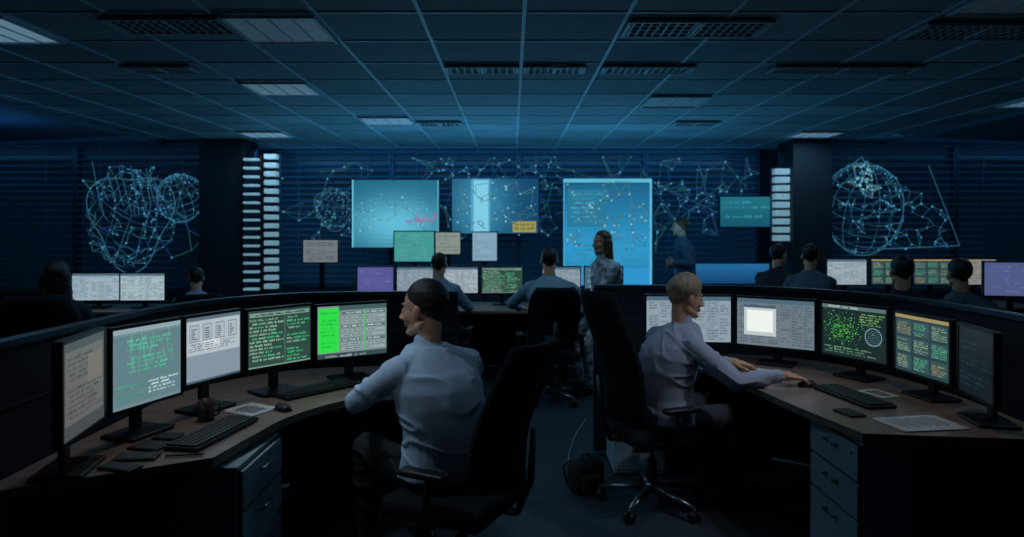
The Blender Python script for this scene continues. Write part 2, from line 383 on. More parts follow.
# ------------------------------------------------------------ desk items
def keyboard(x,y,rz,z=.741):
    b=B(); b.box((0,0,.009),(.44,.15,.016),M_blk,bev=.005)
    for r in range(5):
        for c in range(18):
            if r==0 and 4<=c<=9: continue
            b.box((-.2+c*.0235,-.055+r*.0265,.02),(.019,.021,.008),M_blk2)
    b.box((-.2+6.5*.0235,-.055,.02),(.14,.021,.008),M_blk2)
    b.obj('computer_keyboard',(x,y,z),rz)
keyboard(-1.24,2.84,math.radians(80)); keyboard(-1.03,3.60,math.radians(50)); keyboard(1.72,3.45,math.radians(-80))
def mouse(x,y,rz,z=.741):
    b=B(); b.ell((0,0,.012),(.03,.052,.02),M_blk,nu=16,nv=10); b.box((0,.025,.03),(.004,.02,.006),M_blk2); b.box((0,0,.004),(.05,.09,.006),M_blk,bev=.002)
    b.obj('computer_mouse',(x,y,z),rz)
mouse(-.80,3.74,.6); mouse(-1.08,3.22,.9); mouse(1.60,3.70,-1.5)
def paper(x,y,rz,w=.21,h=.297,n=1,z=.741):
    b=B()
    for i in range(n):
        R=Matrix.Rotation(random.uniform(-.25,.25) if i else 0,3,'Z')
        b.box((i*.01,i*.012,.002+i*.002),(w,h,.0018),M_paper,rot=R)
    for r in range(14):
        b.box((random.uniform(-.01,.0),h/2-.03-r*(h-.05)/14,.0035+n*.002-.002),(w*.75*random.uniform(.6,1),.004,.0006),M_ink)
    b.obj('paper_sheets',(x,y,z),rz)
paper(1.78,3.0,math.radians(-80),n=2); paper(1.90,3.54,.3,.12,.17) ; paper(-1.23,3.22,1.1,.16,.18,n=2); paper(1.52,4.06,.8,.14,.18)
def mobile(x,y,rz,w=.08,h=.16,z=.741):
    b=B(); b.box((0,0,.005),(w,h,.009),M_blk,bev=.003); b.box((0,0,.0105),(w-.01,h-.02,.001),M_blk2)
    b.obj('smartphone',(x,y,z),rz)
mobile(-1.42,2.68,1.4,.10,.13); mobile(-1.40,2.55,1.7,.08,.15); mobile(-1.41,2.80,1.5,.08,.10); mobile(-1.40,2.44,1.3,.07,.14); mobile(1.56,3.16,.2,.08,.13)
b=B(); pr=[(.034,0),(.036,.01),(.037,.09),(.034,.09),(.032,.012)]
rings=[[V((r*math.cos(a*math.pi/12),r*math.sin(a*math.pi/12),z)) for a in range(24)] for r,z in pr]
b.loft(rings,M_mug); b.tube([(.034,0,.075),(.06,0,.07),(.064,0,.045),(.055,0,.025),(.034,0,.02)],.005,M_mug,8); b.obj('coffee_mug',(-1.37,3.06,.741))
b=B(); b.tube([(0,0,0),(.13,.02,0)],.004,M_blk2,8); b.tube([(.13,.02,0),(.14,.0215,0)],[.004,.0008],M_blk,8); b.obj('pen',(-1.3,2.56,.746))
b=B(); b.box((0,0,.15),(.34,.22,.30),M_bag,bev=.08,seg=4,smooth=True); b.box((0,-.11,.11),(.24,.08,.17),M_bag,bev=.035,seg=3,smooth=True)
b.tube([(-.05,0,.29),(-.03,0,.34),(.03,0,.34),(.05,0,.29)],.009,M_bag); b.tube([(-.1,.1,.28),(-.14,.17,.2),(-.12,.13,.03)],.014,M_bag,flat=.5); b.tube([(.1,.1,.28),(.14,.17,.2),(.12,.13,.03)],.014,M_bag,flat=.5)
b.obj('backpack',(.45,4.16,0),.5,.65)
b=B(); b.tube(catmull([(.38,4.5,.006),(.40,4.8,.006),(.50,5.3,.006),(.62,5.7,.006)]),.004,M_cable,8); b.obj('floor_cable')
# ------------------------------------------------------------ office chair (faces local +Y)
def chair(x,y,rz,back=1.14,sz=.47,arms=True,narrow=1.0):
    b=B()
    for i in range(5):
        a=2*math.pi*i/5+.3; e=V((math.cos(a)*.3,math.sin(a)*.3,.075))
        b.tube([(0,0,.11),e*.5+V((0,0,.058)),e],[.032,.025,.016],M_met,10,flat=.7)
        t=V((-math.sin(a),math.cos(a),0))
        for q in(-1,1): b.tube([e+t*q*.012-V((0,0,.045)),e+t*q*.026-V((0,0,.045))],.029,M_blk,14)
        b.tube([e,e-V((0,0,.04))],.008,M_met,8)
    b.tube([(0,0,.08),(0,0,.13)],.04,M_met,16); b.tube([(0,0,.12),(0,0,.26)],.028,M_blk,14); b.tube([(0,0,.25),(0,0,sz-.08)],.016,M_met,12)
    b.box((0,0,sz-.085),(.2,.26,.04),M_blk,bev=.01)
    b.box((0,.02,sz-.04),(.5,.48,.085),M_fab,bev=.035,seg=4,smooth=True)
    nu,nv=13,16
    def P(u,v,off):
        z=sz+.06+v*(back-sz-.06); w=(.215+.02*math.sin(v*3.1)-.06*max(0,v-.75)*4*max(0,v-.75)*4*.8)*narrow
        if v<.08: w*=.9
        bx=u*w; by=-.235-.13*v**1.3+.055*math.sin(v*5)*.5+.07*u*u
        return V((bx,by-off,z))
    F=[];
    for off in(0,.05):
        F.append([[P(-1+2*i/(nu-1),j/(nv-1),off*(1-.35*abs(-1+2*i/(nu-1))**4)) for i in range(nu)] for j in range(nv)])
    vs=[p for g in F for r in g for p in r]; n=nu*nv; fs=[]
    for j in range(nv-1):
        for i in range(nu-1):
            a=j*nu+i; fs.append([a+1,a,a+nu,a+nu+1]); fs.append([n+a,n+a+1,n+a+nu+1,n+a+nu])
    for j in range(nv-1):
        a=j*nu; fs.append([a,n+a,n+a+nu,a+nu]); a=j*nu+nu-1; fs.append([n+a,a,a+nu,n+a+nu])
    for i in range(nu-1):
        fs.append([i,i+1,n+i+1,n+i]); a=(nv-1)*nu+i; fs.append([a+1,a,n+a,n+a+1])
    b.add(vs,fs,M_fab,True)
    b.tube([(0,-.1,sz-.07),(0,-.27,sz-.06),(0,-.33,sz+.08),(0,-.345,sz+.3)],[.03,.03,.028,.02],M_blk,10,flat=.5)
    if arms:
        for q in(-1,1):
            b.tube([(q*.2,.0,sz-.07),(q*.285,.0,sz-.05),(q*.295,-.01,sz+.06),(q*.29,-.02,sz+.13)],[.016,.018,.016,.016],M_blk,10)
            b.box((q*.285,.01,sz+.145),(.065,.22,.03),M_blk,bev=.013,seg=3,smooth=True)
    return b.obj('office_chair',(x,y,0),rz)
# ------------------------------------------------------------ people
def remesh(src,vox,it,wr,final,amp=.005):
    me=src.mesh('tmp'); o=bpy.data.objects.new('tmp',me); scene.collection.objects.link(o)
    r=o.modifiers.new('r','REMESH'); r.mode='VOXEL'; r.voxel_size=vox
    sm=o.modifiers.new('s','SMOOTH'); sm.factor=.5; sm.iterations=it
    dg=bpy.context.evaluated_depsgraph_get(); dg.update()
    ev=o.evaluated_get(dg); m2=bpy.data.meshes.new_from_object(ev)
    bvh=BVHTree.FromPolygons(src.v,src.f)
    vs=[v.co.copy() for v in m2.vertices]
    wi=[src.mats.index(m) for m in wr if m in src.mats]
    if wi:
        for i,v in enumerate(m2.vertices):
            h=bvh.find_nearest(v.co)
            if h[2] is not None and src.m[h[2]] in wi:
                c=v.co; w=noise.noise(V((c.x*3,c.y*3,c.z*3)))*.25
                q=noise.noise(V((c.x*5+c.z*3,c.y*5,c.z*13+c.x*4+w*6))+V((3,1,7)))
                q=(1-min(1,abs(q)*4))**2
                vs[i]=c+v.normal*(q-.3)*amp
    o2=len(final.v); final.v+=vs
    for p in m2.polygons:
        h=bvh.find_nearest(p.center); k=final.mi(src.mats[src.m[h[2]]])
        final.f.append([i+o2 for i in p.vertices]); final.m.append(k); final.sm.append(True); final.c.append((0,0,0,1))
    bpy.data.objects.remove(o); bpy.data.meshes.remove(me); bpy.data.meshes.remove(m2)
def ik(a,t,l1,l2,hint):
    d=t-a; L=min(d.length,(l1+l2)*.995); dn=d.normalized(); t=a+dn*L
    x=(l1*l1-l2*l2+L*L)/(2*L); h=math.sqrt(max(l1*l1-x*x,0)); p=hint-dn*hint.dot(dn); p.normalize()
    return a+dn*x+p*h,t
def hand(b,W,f,n,thumb,curl,skin):
    f=f.normalized(); n=(n-f*n.dot(f)).normalized(); l=f.cross(n).normalized()*thumb
    R=Matrix((l,f,n)).transposed()
    b.cap(W-f*.05,W+f*.03,.025,.027,skin); b.ell(W+f*.055,(.041,.05,.017),skin,R); b.ell(W+f*.035+l*.022-n*.006,(.022,.034,.017),skin,R)
    for k,(lx,ln,bf) in enumerate(((.033,.070,.088),(.0112,.079,.093),(-.0112,.073,.090),(-.032,.058,.082))):
        p=W+f*bf+l*lx; dirv=(f+l*(lx*3.0)).normalized(); b.cap(p-f*.035,p,.0095,.0096,skin,12)
        a=curl*(1+.12*k)*.4
        for seg,(fr_,r0,r1) in enumerate(((.45,.0093,.0086),(.31,.0086,.0078),(.24,.0078,.0070))):
            a+=0 if seg==0 else curl; q=dirv*math.cos(a)-n*math.sin(a); e=p+q*ln*fr_; b.cap(p,e,r0,r1,skin,12); p=e
    p=W+f*.022+l*.030-n*.004; q=(f*.62+l*.72-n*.22).normalized()
    for ln,r0,r1 in((.036,.0135,.0115),(.030,.0112,.010),(.022,.010,.008)):
        e=p+q*ln; b.cap(p,e,r0,r1,skin,12); p=e; q=(q+f*.35-l*.12-n*.1*curl).normalized()
def person(name,loc,face,pz=.56,lean=(0,.05),hands=None,elb=None,feet=None,hyaw=0,hpitch=0,shirt=S_blue,legs=T_dark,skin=SK,hairm=H_blk,style='short',fem=False,scale=1,vox=.011,fine=False,curl=.5,hup=True,wide=1.0,hs=1.0):
    M=Matrix.Translation(V((loc[0],loc[1],0)))@Matrix.Rotation(math.radians(face),4,'Z')@Matrix.Scale(scale,4); Mi=M.inverted()
    Wl=lambda p:Mi@V(p)
    fin=B(); b=B(); P0=V((0,0,pz/scale)); pz=pz/scale; sx,sy=lean
    def spine(z):
        t=max(0,min(1.15,z/.5)); return V((sx*t*t*.5+sx*t*.5, sy*(t*t*.6+t*.4)-.03*math.sin(t*3.1), pz+z))
    k=.93 if fem else 1
    secs=[(-.095,.09,.085),(-.06,.155,.115),(-.01,.176,.128),(.05,.172,.125),(.12,.158*k,.118),(.2,.160*k,.116),(.28,.172*k,.122),(.35,.184*k,.124),(.41,.178*k,.114),(.45,.145*k,.098),(.485,.105*k,.084),(.52,.070,.066)]
    nn=28
    def ring(z,w,d):
        c=spine(z); out=[]
        for i in range(nn):
            a=2*math.pi*i/nn; ca,sa=math.cos(a),math.sin(a); e=.88
            out.append(c+V((w*wide*math.copysign(abs(ca)**e,ca),d*wide*math.copysign(abs(sa)**e,sa),0)))
        return out
    lo=[q for q in secs if q[0]<=.05]; hi=[q for q in secs if q[0]>=-.01]
    b.loft([ring(z,w,d) for z,w,d in lo],legs); b.loft([ring(z,w+.010,d+.010) for z,w,d in hi],shirt)
    if fem:
        for q in(-1,1): b.ell(spine(.32)+V((q*.07,.095,0)),(.06,.05,.06),shirt)
    sw=(.165*k+.005)*wide
    if feet is None:
        feet=[V((-.15,.42,.085)),V((.15,.40,.085))] if pz<.7 else [V((-.1,0,.085)),V((.11,.06,.085))]
    for q,ft in zip((-1,1),feet):
        hp=P0+V((q*.09,0,-.01)); ft=V(ft)
        kn,ft=ik(hp,ft,.44,.43,V((q*.15,1,.6 if pz<.7 else 0)))
        b.cap(hp,kn,.088,.062,legs); b.cap(kn,ft,.058,.043,legs); b.cap(kn,kn+(ft-kn)*.4,.056,.058,legs)
        fd=V((ft.x-0,0,0))*.3+V((0,1,0)); fd.normalize()
        b.cap(ft+V((0,0,-.05))-fd*.03,ft+V((0,0,-.052))+fd*.15,.036,.030,SHOE); b.cap(ft+V((0,0,-.0)),ft+V((0,0,-.045))+fd*.05,.04,.035,SHOE)
    hb=B()
    if hands is None: hands=[V((-.2,.42,.80)),V((.2,.42,.80))] if pz<.7 else [V((-.24,.05,pz-.12)),V((.24,.05,pz-.12))]
    else: hands=[Wl(h) for h in hands]
    for q,hd,i in zip((-1,1),hands,(0,1)):
        sh=spine(.418)+V((q*sw,0,.0)); b.cap(spine(.465)+V((q*.05,0,.0)),sh,.058,.062,shirt)
        hint=V((q*.6,-.4,-.8)) if elb is None else V(elb[i])
        el,wr=ik(sh,hd,.285,.255,hint)
        b.cap(sh,el,.064*k**.5,.050,shirt); b.cap(sh+(el-sh)*.2,sh+(el-sh)*.6,.062*k**.5,.056,shirt)
        b.cap(el,el+(wr-el)*.85,.050,.038,shirt); b.cap(el+(wr-el)*.80,el+(wr-el)*.9,.041,.040,shirt)
        fdir=(wr-el).normalized()
        if hup: f2=V((fdir.x,fdir.y,-.12)); n2=V((0,0,1))
        else: f2=fdir; n2=V((q,0,0))
        hand(hb,wr,f2,n2,(1 if q<0 else -1)*1,curl,skin)
    nb=spine(.5); b.cap(nb+V((0,0,-.01)),nb+V((0,.010,.030)),.068,.060,shirt)
    remesh(b,vox,4,[shirt,legs],fin,.009)
    h=B(); Hc=spine(.5)+V((0,.032,.160+.012*hs))
    R=Matrix.Rotation(math.radians(hyaw),3,'Z')@Matrix.Rotation(math.radians(hpitch),3,'X')
    def p(x,y,z): return Hc+R@V((x,y,z))*hs
    def E(x,y,z,r,m,R2=None): h.ell(p(x,y,z),tuple(q*hs for q in r),m,R2 or R)
    h.cap(nb+V((0,0,-.03)),p(0,-.022,-.06),.056,.052,skin)
    E(0,-.012,.028,(.073,.092,.082),skin); E(0,.025,-.02,(.060,.060,.075),skin); E(0,.022,-.066,(.052,.052,.038),skin)
    E(0,.066,-.093,(.024,.018,.018),skin); E(0,.072,.02,(.045,.016,.011),skin)
    for q in(-1,1):
        h.cap(p(q*.052,-.005,-.065),p(q*.022,.062,-.092),.016,.016,skin)
        E(q*.034,.055,-.03,(.024,.025,.025),skin); E(q*.076,-.006,-.012,(.009,.017,.028),skin,R@Matrix.Rotation(q*-.25,3,'Z'))
        E(q*.011,.096,-.036,(.009,.011,.008),skin); h.cap(p(q*.016,.088,.024),p(q*.045,.076,.024),.005,.004,hairm)
    h.cap(p(0,.085,.006),p(0,.107,-.033),.008,.012,skin)
    E(0,.083,-.058,(.023,.011,.006),LIP); E(0,.082,-.067,(.020,.011,.007),LIP)
    T=R@Matrix.Rotation(math.radians(16),3,'X')
    E(0,-.022,.046,(.079,.090,.078),hairm,T); E(0,-.040,.014,(.074,.060,.056),hairm)
    if style in('short','crop'): h.cap(p(0,-.052,-.012),p(0,-.046,-.034),.046,.034,hairm)
    if style=='crop':
        h.cap(p(-.03,.045,.086),p(.03,.05,.081),.020,.018,hairm); E(.02,-.02,.055,(.072,.09,.078),hairm,T)
    if style=='long':
        for q in(-1,0,1): h.cap(p(q*.055,-.04+(-.02 if q==0 else 0),0),p(q*.07,-.05,-.19),.045,.04,hairm)
        h.cap(p(-.06,-.0,.02),p(-.08,-.0,-.12),.025,.02,hairm); h.cap(p(.06,-.0,.02),p(.08,-.0,-.12),.025,.02,hairm)
    if style=='bun': E(0,-.125,.06,(.04,.035,.038),hairm)
    remesh(h,.0045 if fine else .007,2,[hairm],fin,.003)
    for q in(-1,1): fin.ell(p(q*.030,.0775,.0),(.011*hs,.007*hs,.0055*hs),EYEW,R,12,8); fin.ell(p(q*.030,.0835,.0),(.005,.002,.005),EYED,R,10,6)
    remesh(hb,.0032 if fine else .006,1,[],fin)
    return fin.obj(name,(loc[0],loc[1],0),math.radians(face),scale)
person('seated_man',(-.30,3.05),38,.525,(-.03,.09),hands=[(-.72,3.38,.80),(-.40,3.64,.80)],elb=[(-1,-.1,-.5),(.7,-.2,-.8)],hyaw=30,hpitch=-4,shirt=S_blue,legs=T_dark,hairm=H_blk,style='short',vox=.007,fine=True,scale=1.05,wide=1.08,hs=1.07)
chair(-.22,2.98,math.radians(64),1.13)
person('seated_woman',(.87,3.92),-68,.52,(0,.12),hands=[(1.33,4.16,.785),(1.465,3.70,.80)],elb=[(-.6,-.4,-.8),(.5,-.4,-.9)],hyaw=-8,hpitch=-8,shirt=S_pink,legs=T_grey,hairm=H_blond,style='crop',fem=True,vox=.007,fine=True,curl=.4,scale=1.01,wide=1.12,hs=1.07)
chair(.81,3.95,math.radians(-70),1.25,narrow=.85)
person('seated_operator',(-.72,6.75),-8,.56,(-.03,.10),shirt=S_grey,vox=.013,hands=[(-.95,7.25,.79),(-.45,7.22,.79)])
chair(-.70,6.72,math.radians(-8),.98)
person('seated_operator',(.36,6.38),2,.60,(0,.12),shirt=S_grey,vox=.013,hands=[(.08,6.85,.80),(.66,6.82,.80)],elb=[(-1,-.2,-.4),(1,-.2,-.4)],scale=1.03,wide=1.08)
chair(.36,6.34,math.radians(4),1.08)
person('standing_woman',(.93,6.78),120,.80,(0,.02),hands=[(.67,6.55,.80),(.85,6.76,.9)],feet=[V((-.1,.28,.085)),V((.1,.22,.085))],shirt=S_dress,legs=S_dress,hairm=H_brn,style='long',fem=True,vox=.013,scale=.98)
person('standing_operator',(2.27,9.0),70,.93,(0,.03),shirt=S_navy,legs=T_dark,hairm=H_brn,style='bun',fem=True,vox=.014,hup=False,scale=1.02,hands=[(2.1,8.85,1.15),(2.15,9.1,1.1)])
person('seated_operator',(2.75,7.3),-60,.62,(0,.12),shirt=S_dark,vox=.014,hands=[(3.1,7.6,.80),(3.15,7.3,.8)],scale=1.03)
person('seated_operator',(3.02,6.9),-20,.62,(0,.10),shirt=S_teal,vox=.014,hands=[(2.95,7.35,.80),(3.3,7.3,.8)],scale=1.03)
chair(2.73,7.27,math.radians(-60),1.0); chair(3.01,6.86,math.radians(-20),1.0)
person('seated_operator',(2.92,5.0),-5,.60,(0,.12),shirt=S_dark,vox=.013,hands=[(2.7,5.5,.80),(3.15,5.5,.8)])
person('seated_operator',(3.40,5.05),0,.58,(0,.12),shirt=S_teal,vox=.013,hands=[(3.2,5.55,.80),(3.6,5.55,.8)])
chair(2.92,4.96,math.radians(-5),1.1); chair(3.40,5.0,0,1.0)
person('seated_operator',(-3.30,4.9),20,.57,(0,.10),shirt=S_dark,vox=.013,hands=[(-3.6,5.3,.80),(-3.3,5.35,.8)],style='long')
chair(-3.28,4.86,math.radians(20),1.15)
person('seated_operator',(-3.05,6.6),25,.50,(0,.2),shirt=S_grey,vox=.014,hands=[(-3.45,7.0,.80),(-3.15,7.05,.8)],scale=.90)
chair(-3.0,6.56,math.radians(25),1.0)
# ------------------------------------------------------------ background desks
def row(x0,x1,y0,y1,nm='workstation_desk'):
    b=B(); b.box(((x0+x1)/2,(y0+y1)/2,.725),(x1-x0,y1-y0,.03),M_desk,bev=.005)
    b.box(((x0+x1)/2,y1-.05,.36),(x1-x0-.1,.02,.70),M_part)
    for x in(x0+.03,x1-.03,(x0+x1)/2): b.box((x,(y0+y1)/2,.36),(.03,y1-y0-.08,.70),M_part,bev=.004)
    b.obj(nm)
row(-2.6,1.7,7.08,7.95); row(-5.3,-2.75,7.0,7.75); row(2.55,5.8,7.45,8.1); row(-4.9,-2.9,5.32,6.0); row(2.5,5.0,5.5,6.2)
y=7.6
monitor(-1.52,y,1.02,.05,.40,.29,s_plain(s(78,76,134),s(100,100,160),8))
monitor(-1.08,y,1.02,.03,.40,.29,s_table)
monitor(-.60,y,1.02,0,.44,.29,lambda d:s_table(d,s(150,164,172),s(90,104,114)))
monitor(-.11,y,1.02,0,.46,.29,s_code)
monitor(.55,y,1.02,-.02,.42,.29,s_table)
monitor(1.02,y,1.02,-.05,.42,.29,s_plain(s(60,90,110),s(120,150,160),8))
monitor(-4.45,7.3,.97,.10,.48,.29,lambda d:s_table(d,s(140,160,170),s(100,116,128))); monitor(-3.95,7.3,.97,.06,.46,.29,lambda d:s_table(d,s(150,170,178),s(100,114,124)))
for x,f in((3.80,lambda d:s_table(d,s(140,156,166),s(100,112,122))),(4.30,s_tables2),(4.78,s_tables2),(5.27,s_plain(s(120,118,112),s(90,92,92),7))): monitor(x,7.75,1.10,-.04,.44,.29,f)
monitor(4.30,5.85,1.16,-.2,.46,.29,s_plain(s(70,80,122),s(84,96,136),7))
# ------------------------------------------------------------ video wall
def panel(x0,x1,z0,z1,y,fn,nm='wall_display_or_sill_glow',leg=False):
    b=B(); w=x1-x0;h=z1-z0; zc=(z0+z1)/2
    b.box((0,.03,0),(w+.03,.05,h+.03),M_blk,bev=.005); fn(drawer(b,w,h,V((0,.002,0)),GLOW if leg else WGLOW))
    if leg:
        b.box((0,.08,-zc/2-.0),(.06,.04,zc-.02),M_blk); b.box((0,.06,-zc+.012),(.5,.4,.022),M_blk,bev=.006)
    else: b.box((0,.3,0),(.2,.5,.1),M_blk)
    b.obj(nm,((x0+x1)/2,y,zc))
def field(d,f,nx=24,ny=16,l=0):
    for i in range(nx):
        for j in range(ny): d(i/nx,j/ny,(i+1)/nx,(j+1)/ny,f((i+.5)/nx,(j+.5)/ny),l)
def mixc(a,b,t): t=max(0,min(1,t)); return tuple(a[k]*(1-t)+b[k]*t for k in range(3))+(1,)
def w1(d):
    field(d,lambda u,v:mixc(s(24,84,112),s(84,164,186),math.exp(-((u-.5)**2*4+(v-.35)**2*7)))); d(.0,.0,.015,1,s(100,180,200),1); d(.985,0,1,1,s(70,150,170),1)
    for i in range(50):
        u=random.uniform(.03,.97);v=random.gauss(.5,.12); q=random.uniform(.005,.014); d(u,v,u+q*1.6,v+q,s(90,170,195),2)
    for i in range(20):
        u=random.uniform(.7,.95);v=random.gauss(.42,.03); d(u,v,u+.02,v+.02,s(150,90,130),3)
    text(d,.6,.36,.95,.42,1,20,s(140,105,150),1,3); text(d,.5,.04,.95,.1,1,20,s(90,170,190),1,3)
def w2(d):
    field(d,lambda u,v:mixc(s(14,58,90),s(50,120,150),math.exp(-((u-.32)**2*9+(v-.5)**2*2)))); d(.22,.0,.44,1.0,s(70,138,168),1); d(.25,.0,.42,.97,s(110,178,200),2)
    for i in range(50):
        u=random.uniform(.03,.97);v=random.uniform(.1,.9); q=random.uniform(.006,.014); d(u,v,u+q,v+q,s(70,150,180),3)
    d(.7,.02,.97,.22,s(135,132,72),3); text(d,.72,.05,.95,.2,2,14,s(90,84,40),1,4)
def w3(d):
    field(d,lambda u,v:mixc(s(22,80,112),s(40,132,176),1-abs(v-.35)*1.6)); d(0,.0,1,.16,s(40,128,180),1); d(0,.965,1,1,s(80,160,185),2); d(.975,0,1,1,s(80,160,190),2); d(0,.0,.015,1,s(60,140,180),2)
    d(.05,.55,.5,.9,s(34,104,134),1); text(d,.08,.58,.48,.88,7,20,s(60,136,158),.9,2); text(d,.08,.22,.9,.5,6,34,s(50,130,165),.8,2)
def w4(d): field(d,lambda u,v:mixc(s(16,72,92),s(28,96,112),v)); text(d,.05,.1,.95,.9,5,30,s(40,120,135),.7,2)
def sill_glow(d): field(d,lambda u,v:mixc(s(14,54,92),s(30,92,136),v))  # blue gradient painted as windowsill glow
panel(-2.40,-1.10,1.31,2.32,10.25,w1); panel(-.90,.40,1.52,2.34,10.25,w2); panel(.77,2.10,.74,2.34,10.25,w3); panel(3.08,3.86,1.62,2.06,10.1,w4)
panel(2.45,3.88,.76,1.06,10.3,sill_glow)  # no real display: emissive band standing in for windowsill glow
panel(-1.55,-1.03,1.16,1.55,9.0,s_plain(s(60,136,134),s(74,148,145),8),'presentation_screen',True)
panel(-1.0,-.68,1.26,1.54,8.95,s_plain(s(120,130,124),s(104,113,110),5),'presentation_screen',True)
panel(-.52,-.20,1.17,1.54,9.0,s_plain(s(116,146,166),s(126,154,172),5),'presentation_screen',True)
panel(-2.75,-2.3,1.15,1.44,9.0,s_plain(s(100,108,114),s(66,74,80),8),'presentation_screen',True)
# ------------------------------------------------------------ glowing network graphics
class Net:
    def __init__(self,y,mat=None): self.b=B(); self.y=y; self.mat=mat or NETM
    def line(self,p,q,c,w=.010):
        p=V((p[0],self.y,p[1]));q=V((q[0],self.y,q[1])); d=q-p
        if d.length<1e-4: return
        n=V((-d.z,0,d.x)).normalized()*w/2; self.b.add([p-n,q-n,q+n,p+n],[[0,1,2,3]],self.mat,False,c)
    def dot(self,p,c,r=.018):
        self.b.add([(p[0]+r*math.cos(a*math.pi/3),self.y-.002,p[1]+r*math.sin(a*math.pi/3)) for a in range(6)],[[0,1,2,3,4,5]],self.mat,False,c)
    def globe(self,x,z,r,c,tilt=.3,wob=.0,sz=1.0):
        def P(lat,lon):
            a=V((math.cos(lat)*math.sin(lon),math.cos(lat)*math.cos(lon),math.sin(lat)))
            a=Matrix.Rotation(tilt,3,'Y')@Matrix.Rotation(.35,3,'X')@a
            k=1+wob*noise.noise(a*2.5); return a,(x+r*k*a.x,z+sz*r*k*a.z)
        def C(): k=random.uniform(.2,1.0); return tuple(v*k for v in c[:3])+(1,)
        for i in range(1,10):
            lat=-math.pi/2+math.pi*i/10
            for j in range(32):
                a,p=P(lat,j/32*6.283);_,q=P(lat,(j+1)/32*6.283)
                if a.y<.2: self.line(p,q,C(),.008)
        for j in range(14):
            for i in range(16):
                lat=-math.pi/2+math.pi*i/16; a,p=P(lat,j/14*6.283);_,q=P(lat+math.pi/16,j/14*6.283)
                if a.y<.2: self.line(p,q,C(),.008)
                if a.y<.2 and random.random()<.35: self.dot(p,tuple(v*1.8 for v in c[:3])+(1,),.012)
        for i in range(40):
            a=6.283*i/40;b_=6.283*(i+1)/40; f=lambda t:(1+wob*.6*math.sin(3*t))
            self.line((x+r*f(a)*math.cos(a),z+sz*r*f(a)*math.sin(a)),(x+r*f(b_)*math.cos(b_),z+sz*r*f(b_)*math.sin(b_)),c,.011)
    def mesh_(self,pts,rad,c,maxn=3,w=.008):
        for i,p in enumerate(pts):
            ds=sorted((math.hypot(p[0]-q[0],p[1]-q[1]),j) for j,q in enumerate(pts) if j!=i)[:maxn]
            for dd,j in ds:
                if dd<rad: self.line(p,pts[j],tuple(v*random.uniform(.2,.8) for v in c[:3])+(1,),w)
            if random.random()<.6: self.dot(p,tuple(v*2.0 for v in c[:3])+(1,),random.uniform(.008,.018))
    def done(self,nm): self.b.obj(nm)
cy=s(84,170,214); n=Net(9.76)
n.globe(-5.45,1.74,.58,cy,.4,.3,1.15); n.globe(-4.74,2.03,.34,cy,-.3,.05)
pts=[(random.gauss(-5.35,.45),random.gauss(1.85,.38)) for _ in range(140)]; pts=[p for p in pts if -6.2<p[0]<-4.4 and .95<p[1]<2.6]; n.mesh_(pts,.3,cy)
for i in range(9):
    x=-6.0+.11*i; n.line((x,2.55-.3*abs(math.sin(i*1.3))),(x+.12,1.9+.1*math.sin(i)),cy,.008)
n.done('network_globe_wall_graphic')
n=Net(9.76)
n.globe(5.02,1.88,.58,cy,.2,.06,1.12)
pts=[(5.02+.5*math.cos(a)*random.random(),1.95+.5*math.sin(a)*random.random()) for a in [random.uniform(0,6.28) for _ in range(60)]]; n.mesh_(pts,.3,cy)
pts=[(random.uniform(5.3,6.4),random.uniform(1.3,2.4)) for _ in range(90)]; pts=[p for p in pts if p[1]<2.5-(p[0]-5.3)*.7]; n.mesh_(pts,.3,cy)
n.line((5.95,2.5),(6.4,1.35),cy,.008); n.line((4.6,2.3),(5.0,2.62),cy); n.line((5.0,2.62),(5.15,2.3),cy); n.line((5.3,1.3),(6.4,1.35),cy)
pts=[(5.03+random.gauss(0,.09),2.3+random.gauss(0,.14)) for _ in range(60)]; n.mesh_(pts,.2,s(150,235,255),4,.012)
n.done('network_globe_wall_graphic')
n=Net(10.62)
for cx,cz,sx,sz,cnt in((-2.6,1.95,.45,.3,70),(-.6,2.5,.5,.12,60),(1.6,1.95,.5,.35,70),(3.0,2.1,.6,.3,120),(.5,2.1,.5,.4,60),(-1.2,2.0,.9,.3,60)):
    n.mesh_([(random.gauss(cx,sx),min(2.7,max(.9,random.gauss(cz,sz)))) for _ in range(cnt)],.35,s(86,170,214),3,.009)
n.globe(-2.75,1.9,.3,s(80,150,185),.3,.3)
for q in((2.0,2.55,2.55,1.7),(2.55,1.7,3.3,2.3),(2.2,2.3,3.5,1.7),(2.9,2.6,3.2,1.5)): n.line((q[0],q[1]),(q[2],q[3]),s(70,150,190),.008)
n.b.v=[V((min(3.85,max(-3.65,p.x)),p.y,p.z)) for p in n.b.v]
n.done('network_plexus_wall_graphic')
n=Net(10.235)
n.mesh_([(random.uniform(.82,2.05),random.uniform(1.3,2.3)) for _ in range(70)],.3,s(160,235,255),3)
n.mesh_([(random.uniform(-.85,.35),random.uniform(1.57,2.3)) for _ in range(60)],.25,s(150,230,255),3)
n.mesh_([(random.uniform(-2.35,-1.15),random.uniform(1.5,2.1)) for _ in range(30)],.3,s(150,230,250),2,.005)
n.done('network_plexus_display_graphic')
